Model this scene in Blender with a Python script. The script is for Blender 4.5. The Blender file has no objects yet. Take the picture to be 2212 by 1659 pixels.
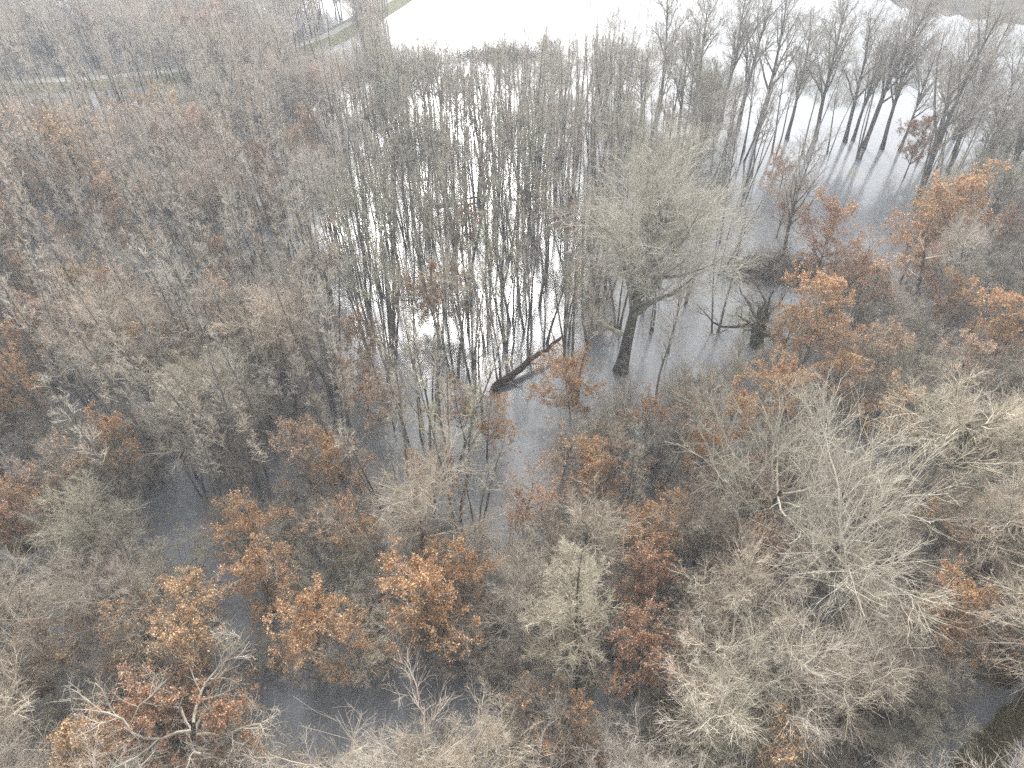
import bpy, math, re
import numpy as np
from mathutils import Vector

S = bpy.context.scene
COL = S.collection
R = math.radians
RNG = np.random.default_rng(11)

# ------------------------------------------------------------------ camera
CAM_H, PITCH, F = 50.0, 44.0, 1512.0          # metres, degrees below level, focal length in 2212-wide picture units
cp, sp = math.cos(R(PITCH)), math.sin(R(PITCH))
cam = bpy.data.cameras.new('camera')
cam.sensor_width = 36.0
cam.lens = 36.0 * F / 2212.0
cam.clip_end = 3000.0
cam_o = bpy.data.objects.new('camera', cam)
COL.objects.link(cam_o)
cam_o.location = (0, 0, CAM_H)
cam_o.rotation_euler = (R(90 - PITCH), 0, 0)
S.camera = cam_o


def to_world(px, py, z=0.0):
    xc, yc = (px - 1106.0) / F, -(py - 829.5) / F
    dx, dy, dz = xc, cp + yc * sp, -sp + yc * cp
    t = (z - CAM_H) / dz
    return np.array([dx * t, dy * t, z])


def to_pix(x, y, z):
    dz = z - CAM_H
    depth = y * cp - dz * sp
    up = y * sp + dz * cp
    return 1106.0 + F * x / depth, 829.5 - F * up / depth, depth


def inside(px, py, poly):
    c, n = False, len(poly)
    j = n - 1
    for i in range(n):
        xi, yi = poly[i]
        xj, yj = poly[j]
        if (yi > py) != (yj > py) and px < (xj - xi) * (py - yi) / (yj - yi) + xi:
            c = not c
        j = i
    return c


# ------------------------------------------------------------------ materials
def nt(name):
    m = bpy.data.materials.new(name)
    m.use_nodes = True
    t = m.node_tree
    t.nodes.clear()
    out = t.nodes.new('ShaderNodeOutputMaterial')
    return m, t, out


def ramp(t, stops):
    n = t.nodes.new('ShaderNodeValToRGB')
    cr = n.color_ramp
    cr.elements[0].position, cr.elements[0].color = stops[0][0], (*stops[0][1], 1)
    cr.elements[1].position, cr.elements[1].color = stops[-1][0], (*stops[-1][1], 1)
    for p, c in stops[1:-1]:
        e = cr.elements.new(p)
        e.color = (*c, 1)
    return n


def noise(t, scale, detail=3.0, rough=0.55, coord=None):
    n = t.nodes.new('ShaderNodeTexNoise')
    n.inputs['Scale'].default_value = scale
    n.inputs['Detail'].default_value = detail
    n.inputs['Roughness'].default_value = rough
    if coord is not None:
        t.links.new(coord, n.inputs['Vector'])
    return n


def mixrgb(t, mode, a, b, fac=1.0):
    n = t.nodes.new('ShaderNodeMix')
    n.data_type = 'RGBA'
    n.blend_type = mode
    for sock, v in ((n.inputs[0], fac), (n.inputs[6], a), (n.inputs[7], b)):
        if hasattr(v, 'is_output'):
            t.links.new(v, sock)
        elif isinstance(v, (tuple, list)):
            sock.default_value = (*v, 1)
        else:
            sock.default_value = v
    return n.outputs[2]


def bark_material(name, stops, scale, tint=True):
    """bark: mottled, tinted by the tree's own object colour"""
    m, t, out = nt(name)
    tc = t.nodes.new('ShaderNodeTexCoord')
    nz = noise(t, scale, 4, 0.65, tc.outputs['Object'])
    cr = ramp(t, stops)
    t.links.new(nz.outputs['Fac'], cr.inputs[0])
    col = cr.outputs[0]
    if tint:
        oi = t.nodes.new('ShaderNodeObjectInfo')
        col = mixrgb(t, 'MULTIPLY', col, oi.outputs['Color'])
    d = t.nodes.new('ShaderNodeBsdfDiffuse')
    t.links.new(col, d.inputs['Color'])
    t.links.new(d.outputs[0], out.inputs[0])
    return m


M = {}
M['trunk'] = bark_material('trunk_bark', [(0.3, (0.045, 0.039, 0.033)), (0.55, (0.095, 0.086, 0.072)), (0.75, (0.14, 0.14, 0.105))], 3.0, False)
M['pole'] = bark_material('pole_bark', [(0.3, (0.075, 0.068, 0.058)), (0.55, (0.135, 0.127, 0.110)), (0.75, (0.19, 0.19, 0.155))], 2.5, False)
M['mossy'] = bark_material('mossy_bark', [(0.3, (0.05, 0.05, 0.024)), (0.55, (0.09, 0.085, 0.045)), (0.75, (0.15, 0.135, 0.08))], 2.2, False)
M['twig'] = bark_material('twig_bark', [(0.3, (0.28, 0.237, 0.19)), (0.5, (0.42, 0.375, 0.317)), (0.7, (0.54, 0.51, 0.45))], 1.1)
M['limb'] = bark_material('limb_bark', [(0.3, (0.10, 0.09, 0.075)), (0.55, (0.165, 0.155, 0.125)), (0.75, (0.24, 0.235, 0.19))], 2.0)
M['log'] = bark_material('rotten_bark', [(0.3, (0.03, 0.022, 0.018)), (0.6, (0.07, 0.052, 0.038)), (0.75, (0.10, 0.115, 0.05))], 2.5, False)


def leaf_material(name):
    m, t, out = nt(name)
    oi = t.nodes.new('ShaderNodeObjectInfo')
    g = t.nodes.new('ShaderNodeNewGeometry')
    cr = ramp(t, [(0.0, (0.16, 0.090, 0.050)), (0.35, (0.34, 0.185, 0.092)), (0.7, (0.50, 0.305, 0.165)), (1.0, (0.72, 0.55, 0.36))])
    t.links.new(g.outputs['Random Per Island'], cr.inputs[0])
    col = mixrgb(t, 'MULTIPLY', cr.outputs[0], oi.outputs['Color'])
    d = t.nodes.new('ShaderNodeBsdfDiffuse')
    tr = t.nodes.new('ShaderNodeBsdfTranslucent')
    mx = t.nodes.new('ShaderNodeMixShader')
    mx.inputs[0].default_value = 0.3
    t.links.new(col, d.inputs['Color'])
    t.links.new(col, tr.inputs['Color'])
    t.links.new(d.outputs[0], mx.inputs[1])
    t.links.new(tr.outputs[0], mx.inputs[2])
    t.links.new(mx.outputs[0], out.inputs[0])
    return m


M['leaf'] = leaf_material('dead_oak_leaf')


def ivy_material():
    m, t, out = nt('ivy_leaf')
    g = t.nodes.new('ShaderNodeNewGeometry')
    cr = ramp(t, [(0.0, (0.035, 0.06, 0.012)), (0.6, (0.08, 0.12, 0.028)), (1.0, (0.16, 0.20, 0.06))])
    t.links.new(g.outputs['Random Per Island'], cr.inputs[0])
    d = t.nodes.new('ShaderNodeBsdfDiffuse')
    t.links.new(cr.outputs[0], d.inputs['Color'])
    t.links.new(d.outputs[0], out.inputs[0])
    return m


M['ivy'] = ivy_material()


def water_material():
    m, t, out = nt('flood_water')
    tc = t.nodes.new('ShaderNodeTexCoord')
    p = t.nodes.new('ShaderNodeBsdfPrincipled')
    big = noise(t, 0.05, 3, 0.6, tc.outputs['Object'])
    cr = ramp(t, [(0.35, (0.125, 0.131, 0.138)), (0.58, (0.165, 0.172, 0.176)), (0.74, (0.155, 0.150, 0.100))])
    t.links.new(big.outputs['Fac'], cr.inputs[0])
    t.links.new(cr.outputs[0], p.inputs['Base Color'])
    p.inputs['IOR'].default_value = 1.47
    rn = noise(t, 0.09, 2, 0.5, tc.outputs['Object'])
    mr = t.nodes.new('ShaderNodeMapRange')
    mr.inputs[1].default_value, mr.inputs[2].default_value = 0.35, 0.65
    mr.inputs[3].default_value, mr.inputs[4].default_value = 0.10, 0.20
    t.links.new(rn.outputs['Fac'], mr.inputs[0])
    t.links.new(mr.outputs[0], p.inputs['Roughness'])
    bn = noise(t, 2.2, 3, 0.6, tc.outputs['Object'])
    b = t.nodes.new('ShaderNodeBump')
    b.inputs['Strength'].default_value = 0.05
    b.inputs['Distance'].default_value = 0.1
    t.links.new(bn.outputs['Fac'], b.inputs['Height'])
    t.links.new(b.outputs[0], p.inputs['Normal'])
    t.links.new(p.outputs[0], out.inputs[0])
    return m


M['water'] = water_material()


def ground_material():
    m, t, out = nt('leaf_litter')
    tc = t.nodes.new('ShaderNodeTexCoord')
    n1 = noise(t, 0.5, 5, 0.65, tc.outputs['Object'])
    n2 = noise(t, 7.0, 4, 0.7, tc.outputs['Object'])
    a = ramp(t, [(0.3, (0.035, 0.028, 0.022)), (0.5, (0.085, 0.055, 0.035)), (0.7, (0.10, 0.085, 0.045))])
    t.links.new(n1.outputs['Fac'], a.inputs[0])
    b = ramp(t, [(0.3, (0.45, 0.42, 0.4)), (0.7, (1.3, 1.2, 1.1))])
    t.links.new(n2.outputs['Fac'], b.inputs[0])
    col = mixrgb(t, 'MULTIPLY', a.outputs[0], b.outputs[0])
    d = t.nodes.new('ShaderNodeBsdfDiffuse')
    t.links.new(col, d.inputs['Color'])
    bp = t.nodes.new('ShaderNodeBump')
    bp.inputs['Strength'].default_value = 0.6
    bp.inputs['Distance'].default_value = 0.15
    t.links.new(n2.outputs['Fac'], bp.inputs['Height'])
    t.links.new(bp.outputs[0], d.inputs['Normal'])
    t.links.new(d.outputs[0], out.inputs[0])
    return m


M['ground'] = ground_material()


def simple_noise_material(name, stops, scale):
    m, t, out = nt(name)
    tc = t.nodes.new('ShaderNodeTexCoord')
    n1 = noise(t, scale, 5, 0.65, tc.outputs['Object'])
    a = ramp(t, stops)
    t.links.new(n1.outputs['Fac'], a.inputs[0])
    d = t.nodes.new('ShaderNodeBsdfDiffuse')
    t.links.new(a.outputs[0], d.inputs['Color'])
    t.links.new(d.outputs[0], out.inputs[0])
    return m


M['reedbed'] = simple_noise_material('flattened_reed', [(0.3, (0.07, 0.064, 0.054)), (0.55, (0.11, 0.10, 0.082)), (0.7, (0.16, 0.14, 0.11))], 0.25)
M['track'] = simple_noise_material('gravel_track', [(0.3, (0.26, 0.25, 0.23)), (0.7, (0.40, 0.385, 0.35))], 1.5)
M['verge'] = simple_noise_material('winter_grass', [(0.3, (0.12, 0.115, 0.075)), (0.7, (0.20, 0.195, 0.12))], 0.8)


def island_material(name, stops):
    m, t, out = nt(name)
    g = t.nodes.new('ShaderNodeNewGeometry')
    cr = ramp(t, stops)
    t.links.new(g.outputs['Random Per Island'], cr.inputs[0])
    d = t.nodes.new('ShaderNodeBsdfDiffuse')
    t.links.new(cr.outputs[0], d.inputs['Color'])
    t.links.new(d.outputs[0], out.inputs[0])
    return m


M['reed'] = island_material('dead_reed', [(0.0, (0.22, 0.20, 0.165)), (1.0, (0.46, 0.43, 0.36))])
M['grass'] = island_material('bank_grass', [(0.0, (0.17, 0.12, 0.06)), (0.5, (0.27, 0.20, 0.10)), (1.0, (0.30, 0.29, 0.13))])


# ------------------------------------------------------------------ mesh helpers
def mesh_from(name, verts, faces4, mats, mat_index=None, smooth=False):
    """verts (n,3), faces4 (m,4) -> mesh data block"""
    me = bpy.data.meshes.new(name)
    nv, nf = len(verts), len(faces4)
    me.vertices.add(nv)
    me.vertices.foreach_set('co', np.ascontiguousarray(verts, dtype=np.float32).ravel())
    me.loops.add(nf * 4)
    me.loops.foreach_set('vertex_index', np.ascontiguousarray(faces4, dtype=np.int32).ravel())
    me.polygons.add(nf)
    me.polygons.foreach_set('loop_start', np.arange(0, nf * 4, 4, dtype=np.int32))
    if mat_index is not None:
        me.polygons.foreach_set('material_index', np.asarray(mat_index, dtype=np.int32))
    if smooth:
        me.polygons.foreach_set('use_smooth', np.ones(nf, dtype=bool))
    me.update(calc_edges=True)
    for m in mats:
        me.materials.append(m)
    return me


def unit(a):
    return a / np.maximum(np.linalg.norm(a, axis=-1, keepdims=True), 1e-9)


def tubes(P, Rd, sides, rng):
    """P (N,n,3), Rd (N,n) -> verts, quads"""
    N, n, _ = P.shape
    T = np.empty_like(P)
    T[:, 1:-1] = P[:, 2:] - P[:, :-2]
    T[:, 0] = P[:, 1] - P[:, 0]
    T[:, -1] = P[:, -1] - P[:, -2]
    T = unit(T)
    ref = rng.normal(size=(N, 1, 3))
    U = unit(np.cross(T, np.broadcast_to(ref, P.shape)))
    V = np.cross(T, U)
    a = np.arange(sides) * 2 * np.pi / sides
    ca, sa = np.cos(a)[None, None, :, None], np.sin(a)[None, None, :, None]
    vs = P[:, :, None, :] + Rd[:, :, None, None] * (U[:, :, None, :] * ca + V[:, :, None, :] * sa)
    base = (np.arange(N) * n * sides)[:, None, None]
    i = (np.arange(n - 1) * sides)[None, :, None]
    j = np.arange(sides)[None, None, :]
    j2 = (j + 1) % sides
    q = np.stack([base + i + j, base + i + j2, base + i + sides + j2, base + i + sides + j], axis=-1)
    return vs.reshape(-1, 3), q.reshape(-1, 4)


def join(parts):
    vs, fs, o = [], [], 0
    for v, f in parts:
        vs.append(v)
        fs.append(f + o)
        o += len(v)
    return np.concatenate(vs), np.concatenate(fs)


def grow(P0, D, L, n, up, wig, rng):
    """polylines from starts P0 (N,3) along D (N,3), lengths L (N,)"""
    N = len(P0)
    out = np.empty((N, n, 3))
    out[:, 0] = P0
    d = unit(D)
    step = (L / (n - 1))[:, None]
    for i in range(1, n):
        d = d + rng.normal(size=(N, 3)) * wig
        d[:, 2] += up
        d = unit(d)
        out[:, i] = out[:, i - 1] + d * step
    return out


def spawn(P, Rd, Ln, k, t0, t1, ang, angj, ratio, shape, n, up, wig, rmax, rtip, rng, keep=1.0, rfac=0.62, lo=0.7, hi=1.3):
    """k children for every parent polyline; returns P, R, L, parent index"""
    N, np_, _ = P.shape
    t = t0 + (t1 - t0) * (np.arange(k)[None, :] + rng.random((N, k))) / k
    par = np.repeat(np.arange(N), k)
    t = t.ravel()
    if keep < 1.0:
        sel = rng.random(len(t)) < keep
        t, par = t[sel], par[sel]
    f = t * (np_ - 1)
    i = np.minimum(f.astype(int), np_ - 2)
    w = (f - i)[:, None]
    start = P[par, i] * (1 - w) + P[par, i + 1] * w
    T = unit(P[par, i + 1] - P[par, i])
    rp = Rd[par, i] * (1 - w[:, 0]) + Rd[par, i + 1] * w[:, 0]
    az = np.arange(len(t)) * 2.39996 + rng.normal(size=len(t)) * 0.6
    ref = np.where(np.abs(T[:, 2:3]) > 0.9, np.array([[1.0, 0, 0]]), np.array([[0, 0, 1.0]]))
    U = unit(np.cross(T, ref))
    V = np.cross(T, U)
    al = np.radians(ang + rng.normal(size=len(t)) * angj)[:, None]
    D = np.cos(al) * T + np.sin(al) * (np.cos(az)[:, None] * U + np.sin(az)[:, None] * V)
    L = Ln[par] * ratio * shape(t) * (lo + (hi - lo) * rng.random(len(t)))
    C = grow(start, D, L, n, up, wig, rng)
    r0 = np.minimum(rp * rfac, rmax)
    Rc = r0[:, None] * (1 - np.linspace(0, 1, n))[None, :] + np.minimum(rtip, r0)[:, None] * np.linspace(0, 1, n)[None, :]
    return C, Rc, L, par


SH = {
    'flat': lambda t: np.ones_like(t),
    'cone': lambda t: 1.15 - 0.85 * t,
    'round': lambda t: 0.45 + 0.75 * np.sin(np.pi * np.clip(t, 0, 1)) ** 0.8,
    'vase': lambda t: 0.75 + 0.4 * t,
    'fade': lambda t: 1.1 - 0.6 * t,
}


def leaves_at(pts, size, rng, droop=0.0):
    """small diamond leaves at points"""
    n = len(pts)
    a = unit(rng.normal(size=(n, 3)) + np.array([0, 0, -droop]))
    b = unit(np.cross(a, rng.normal(size=(n, 3))))
    s = size * (0.6 + 0.8 * rng.random(n))[:, None]
    v = np.stack([pts, pts + a * s * 0.5 + b * s * 0.36, pts + a * s, pts + a * s * 0.5 - b * s * 0.36], axis=1)
    return v.reshape(-1, 3), np.arange(n * 4).reshape(-1, 4)


def make_tree(seed, H, r0, stems=1, lean=0.03, trunk_top=1.0, stem_spread=0.0, limbs=(18, 0.3, 0.98, 55, 10, 0.35, 'round', 0.06, 0.10),
              br=(8, 45, 0.5), tw=(7, 42, 0.5), fine=(5, 40, 0.55), rt=(0.02, 0.011, 0.0075), leaf=None, wig=0.05, droop=0.0, trunk_mat='trunk', sides=7, limb_mat='limb', curl=1.0, ragged=0.45):
    """one prototype: dict of mesh data blocks for trunk, crown and (oaks) foliage. H metres, r0 trunk radius at the foot"""
    rng = np.random.default_rng(seed)
    n0 = 14
    start = np.zeros((stems, 3))
    start[:, 2] = -0.5
    D = np.zeros((stems, 3))
    D[:, 2] = 1
    if stems > 1:
        a = np.arange(stems) * 2 * np.pi / stems + rng.random(stems)
        start[:, 0], start[:, 1] = np.cos(a) * 0.25, np.sin(a) * 0.25
        D[:, 0], D[:, 1] = np.cos(a) * stem_spread, np.sin(a) * stem_spread
    D[:, :2] += rng.normal(size=(stems, 2)) * lean
    Lt = np.full(stems, H * trunk_top + 0.5) * (1.0 if stems == 1 else 0.8 + 0.3 * rng.random(stems))
    P0 = grow(start, D, Lt, n0, 0.03, wig * 0.6, rng)
    s = np.linspace(0, 1, n0)
    top_r = 0.12 if trunk_top > 0.8 else 0.6
    prof = (1 - s) + top_r * s
    prof[0] *= 1.35
    prof[1] *= 1.08
    R0 = np.tile(r0 * prof, (stems, 1)) * (1.0 if stems == 1 else (0.7 + 0.5 * rng.random((stems, 1))))
    k, t0, t1, ang, angj, ratio, shp, up, w1 = limbs
    L0 = np.full(stems, H)
    P1, R1, L1, par1 = spawn(P0, R0, L0, k, t0, t1, ang, angj, ratio, SH[shp], 9, up, w1 * curl, r0 * 0.55, 0.018, rng, rfac=0.75, lo=1.0 - ragged, hi=1.0 + ragged)
    P2, R2, L2, par2 = spawn(P1, R1, L1, br[0], 0.18, 0.98, br[1], 12, br[2], SH['fade'], 6, 0.05 - droop, 0.13 * curl, 0.06, rt[0], rng, lo=0.55, hi=1.4)
    P3, R3, L3, par3 = spawn(P2, R2, L2, tw[0], 0.15, 0.98, tw[1], 12, tw[2], SH['fade'], 4, 0.05 - droop, 0.12 * curl, 0.026, rt[1], rng, lo=0.55, hi=1.5)
    parts = [tubes(P1, R1, 5, rng), tubes(P2, R2, 4, rng), tubes(P3, R3, 3, rng)]
    P4 = None
    if fine[0]:
        P4, R4, L4, par4 = spawn(P3, R3, L3, fine[0], 0.2, 1.0, fine[1], 14, fine[2], SH['flat'], 3, 0.03 - droop, 0.13 * curl, 0.014, rt[2], rng, lo=0.5, hi=1.6)
        parts.append(tubes(P4, R4, 3, rng))
    tv, tf = tubes(P0, R0, sides, rng)
    out = {'trunk': mesh_from('trunk', tv, tf, [M[trunk_mat]], smooth=True)}
    cv, cf = join(parts)
    nl = len(parts[0][1])
    out['crown'] = mesh_from('crown', cv, cf, [M['twig'], M[limb_mat]], np.arange(len(cf)) < nl)
    if leaf:
        num, size, patch, bias = leaf[:4]
        limb3 = par1[par2[par3]] * 0 + par2[par3]                # limb each fine twig grows on
        score = rng.random(len(P1))                              # whole limbs keep or have shed their leaves
        zc = P1[:, 4, 2]
        score = score + bias * (zc - zc.mean()) / max(np.ptp(zc), 0.1)
        keepl = score < np.quantile(score, patch)
        sel = np.nonzero(keepl[limb3])[0]
        src = P3
        pick = sel[rng.integers(0, len(sel), num)]
        tt = 0.35 + 0.65 * rng.random(num)
        f = tt * (src.shape[1] - 1)
        i = np.minimum(f.astype(int), src.shape[1] - 2)
        w = (f - i)[:, None]
        pts = src[pick, i] * (1 - w) + src[pick, i + 1] * w + rng.normal(size=(num, 3)) * 0.13
        lv, lf = leaves_at(pts, size, rng, 0.7)
        out['foliage'] = mesh_from('foliage', lv, lf, [M['leaf']])
    allz = cv[:, 2]
    out['H'] = float(np.quantile(allz, 0.995))
    rad = np.hypot(cv[:, 0], cv[:, 1])
    out['r'] = float(np.quantile(rad, 0.9))
    out['nf'] = len(cf)
    return out


# ------------------------------------------------------------------ prototypes
PR = {}
PR['slender'] = [make_tree(100 + i, 15.0, 0.12 + 0.02 * (i % 3), stems=(1, 2, 2, 3, 2, 1, 3, 2)[i], stem_spread=0.10, lean=0.03, limbs=((15, 12, 14, 9, 11, 14, 9, 10)[i], 0.42 + 0.07 * (i % 4), 0.98, 27, 8, 0.145, 'cone', 0.08, 0.08),
                           br=(6, 36, 0.52), tw=(4, 34, 0.58), fine=(2, 32, 0.7), rt=(0.015, 0.009, 0.0062), wig=0.05, trunk_mat='pole') for i in range(8)]
PR['round'] = [make_tree(200 + i, 12.0, 0.16 + 0.02 * (i % 3), lean=0.06, trunk_top=0.78 + 0.05 * (i % 4), limbs=(19 + i, 0.26, 0.99, 52, 12, 0.36, 'round', 0.07, 0.13),
                         br=(8, 42, 0.52), tw=(6, 38, 0.6), fine=(6, 34, 0.65), rt=(0.019, 0.010, 0.006), wig=0.07) for i in range(6)]
PR['spread'] = [make_tree(300 + i, 12.0, 0.22, lean=0.08, trunk_top=0.5, limbs=(11 + i, 0.5, 1.0, 48, 14, 0.55, 'vase', 0.07, 0.14),
                          br=(10, 44, 0.5), tw=(7, 38, 0.56), fine=(6, 34, 0.62), rt=(0.019, 0.010, 0.006), wig=0.08, curl=1.15, limb_mat='twig') for i in range(4)]
PR['shrub'] = [make_tree(400 + i, 5.0, 0.05, stems=7, stem_spread=0.5, limbs=(7, 0.2, 0.98, 42, 12, 0.35, 'flat', 0.06, 0.16),
                         br=(8, 45, 0.5), tw=(6, 42, 0.5), fine=(4, 40, 0.5), rt=(0.014, 0.009, 0.007), curl=1.2) for i in range(4)]
PR['oak'] = [make_tree(500 + i, 12.5, 0.17, lean=0.05, trunk_top=0.9, limbs=(19 + i, 0.24, 0.99, 58, 12, 0.30, 'round', 0.04, 0.12),
                       br=(8, 48, 0.5), tw=(5, 44, 0.5), fine=(2, 40, 0.5), leaf=((13000, 9000, 5500, 11500, 7500)[i], 0.18, (1.0, 0.8, 0.55, 0.95, 0.66)[i], (0, 0.4, 0.8, 0.2, -0.3)[i]), wig=0.06) for i in range(5)]
PR['poplar'] = [make_tree(600 + i, 22.0, 0.36, lean=0.02, trunk_top=0.95, limbs=(13 + 2 * i, 0.30, 0.99, 27, 8, 0.46, 'cone', 0.035, 0.07),
                          br=(10, 34, 0.45), tw=(6, 34, 0.5), fine=(3, 36, 0.55), rt=(0.022, 0.013, 0.010), wig=0.05) for i in range(4)]
PR['giant'] = [make_tree(701, 25.0, 0.72, lean=0.01, trunk_top=0.88, limbs=(32, 0.38, 0.99, 37, 10, 0.385, 'round', 0.045, 0.09),
                         br=(11, 40, 0.52), tw=(8, 36, 0.55), fine=(5, 34, 0.6), rt=(0.022, 0.011, 0.007), wig=0.05, sides=12)]
PR['pollard'] = [make_tree(702, 8.0, 0.55, lean=0.01, trunk_top=0.36, limbs=(13, 0.55, 1.0, 58, 16, 0.72, 'vase', 0.07, 0.17),
                           br=(7, 46, 0.42), tw=(6, 44, 0.5), fine=(4, 42, 0.5), rt=(0.022, 0.012, 0.009), wig=0.04, sides=12, curl=1.3)]
PR['silver'] = [make_tree(703 + i, 13.0, 0.27, lean=0.03, trunk_top=0.55, limbs=(13, 0.4, 1.0, 60, 14, 0.62, 'vase', 0.045, 0.12),
                          br=(10, 38, 0.54), tw=(7, 34, 0.58), fine=(4, 32, 0.6), rt=(0.026, 0.015, 0.010), wig=0.06, curl=0.95, limb_mat='twig') for i in range(2)]
PR['twisted'] = [make_tree(711, 11.5, 0.21, lean=0.05, trunk_top=0.5, limbs=(11, 0.42, 1.0, 68, 16, 0.60, 'vase', 0.05, 0.24),
                           br=(10, 50, 0.45), tw=(7, 46, 0.5), fine=(4, 42, 0.5), rt=(0.026, 0.014, 0.010), wig=0.10, curl=1.5, limb_mat='twig')]
PR['leaning'] = [make_tree(712, 13.0, 0.30, stems=2, stem_spread=0.45, trunk_top=0.75, limbs=(12, 0.4, 1.0, 52, 12, 0.42, 'round', 0.06, 0.12),
                           br=(9, 42, 0.52), tw=(7, 38, 0.56), fine=(4, 36, 0.6), trunk_mat='mossy', sides=9)]
PR['conical'] = [make_tree(713, 14.0, 0.17, lean=0.02, trunk_top=1.0, limbs=(34, 0.14, 0.99, 62, 8, 0.24, 'cone', 0.03, 0.10),
                           br=(10, 44, 0.5), tw=(7, 42, 0.5), fine=(5, 40, 0.5), trunk_mat='mossy')]


# ------------------------------------------------------------------ building one tree
TREES = []          # every individual: dict(root, kind, x, y, h, cpx, cpy, depth, label)
NAME = {'slender': ('slender_tree', 'slender tree'), 'round': ('bare_tree', 'bare tree'), 'spread': ('bare_tree', 'bare tree'), 'shrub': ('bare_shrub', 'shrub'),
        'oak': ('oak_tree', 'oak'), 'poplar': ('tall_poplar', 'poplar'), 'giant': ('giant_tree', 'tree'), 'pollard': ('pollard_tree', 'pollard'),
        'silver': ('spreading_tree', 'tree'), 'twisted': ('gnarled_tree', 'tree'), 'leaning': ('leaning_tree', 'tree'), 'conical': ('conical_tree', 'tree')}


def add_tree(kind, proto, x, y, scale, rot, tilt=(0.0, 0.0), tint=(1, 1, 1), ltint=(1, 1, 1), label=None, short=None, z=0.0, wide=1.0):
    p = PR[kind][proto % len(PR[kind])]
    nm, cat = NAME[kind]
    e = bpy.data.objects.new(nm, None)
    e.empty_display_size = 0.5
    COL.objects.link(e)
    e.location = (x, y, z)
    e.rotation_mode = 'XYZ'
    axis = Vector((tilt[0], tilt[1], 1.0)).normalized()
    q = Vector((0, 0, 1)).rotation_difference(axis)
    from mathutils import Quaternion
    e.rotation_euler = (q @ Quaternion((0, 0, 1), rot)).to_euler()
    e.scale = (scale * wide, scale * wide, scale)
    e['category'] = cat
    for part in ('trunk', 'crown', 'foliage'):
        if part in p:
            o = bpy.data.objects.new(part, p[part])
            COL.objects.link(o)
            o.parent = e
            o.color = (*(ltint if part == 'foliage' else tint), 1)
    h = p['H'] * scale
    cx, cy, d = to_pix(x + tilt[0] * h * 0.7, y + tilt[1] * h * 0.7, h * 0.7)
    rec = dict(root=e, kind=kind, x=x, y=y, h=h, r=p['r'] * scale * wide, cpx=cx, cpy=cy, depth=d, label=label, short=short, zone=None, tint=tint)
    TREES.append(rec)
    return rec


def by_crown(px, py, h, frac=0.62):
    w = to_world(px, py, h * frac)
    return w[0], w[1]


def by_base_top(kind, proto, base, top, **kw):
    """a tree with its foot on one picture point and its tip seen at another: height and lean follow"""
    b = to_world(*base)
    best = None
    for z in np.arange(3.0, 34.0, 0.25):
        t = to_world(*top, z)
        off = math.hypot(t[0] - b[0], t[1] - b[1]) / z
        if best is None or off < best[0]:
            best = (off, z, t)
    _, z, t = best
    H = PR[kind][proto % len(PR[kind])]['H']
    if kind == 'poplar':
        z *= 1.22
    return add_tree(kind, proto, b[0], b[1], z / H, RNG.random() * 6.28, ((t[0] - b[0]) / z, (t[1] - b[1]) / z), **kw)


GREY, WARM, PALE, GREEN, PINK, DARK = (0.92, 0.92, 0.92), (1.02, 0.97, 0.90), (1.25, 1.23, 1.18), (0.96, 0.98, 0.87), (1.0, 0.965, 0.93), (0.62, 0.60, 0.60)

# single trees the photograph shows plainly
g = by_base_top('giant', 0, (1340, 800), (1412, 315), tint=(1.06, 1.085, 1.05), label='huge grey-green tree with a thick dark trunk and a tall fan-shaped crown', short='the huge grey-green tree', wide=1.16)
pl = by_base_top('pollard', 0, (1634, 745), (1652, 590), tint=(0.44, 0.42, 0.38), label='squat dark pollard with ivy on its trunk beside the clear grey pool', short='the ivy-clad pollard', wide=1.1)
x, y = by_crown(1700, 1000, 14, 0.75)
add_tree('silver', 0, x, y, 1.0, 0.6, (0.02, 0), wide=0.86, tint=(1.02, 1.04, 0.97), label='pale dome-crowned bare tree just behind the silver spreading tree', short='the pale domed tree')
x, y = by_crown(1830, 1150, 13, 0.75)
add_tree('silver', 1, x, y, 1.06, 2.2, (0.10, 0), wide=0.84, tint=(1.18, 1.2, 1.13), label='broad spreading bare tree with long silvery limbs fanning to one side', short='the silver spreading tree')
x, y = by_crown(335, 1560, 11, 0.7)
add_tree('twisted', 0, x, y, 1.12, 0.4, tint=(0.95, 0.95, 0.9), label='gnarled bare tree with thick twisting whitish limbs above rusty foliage', short='the gnarled white-limbed tree')
x, y = by_crown(2120, 950, 12, 0.6)
add_tree('leaning', 0, x, y, 1.0, 0.0, (0.16, 0.05), tint=(1.25, 1.22, 1.1), label='bare tree leaning on two thick mossy stems near dark water', short='the mossy leaning tree')
by_base_top('conical', 0, (1247, 1485), (1268, 1240), tint=(1.02, 1.0, 0.88), label='narrow cone-shaped bare tree with a greenish lower crown beside the pool', short='the narrow conical tree', wide=1.1)

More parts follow.
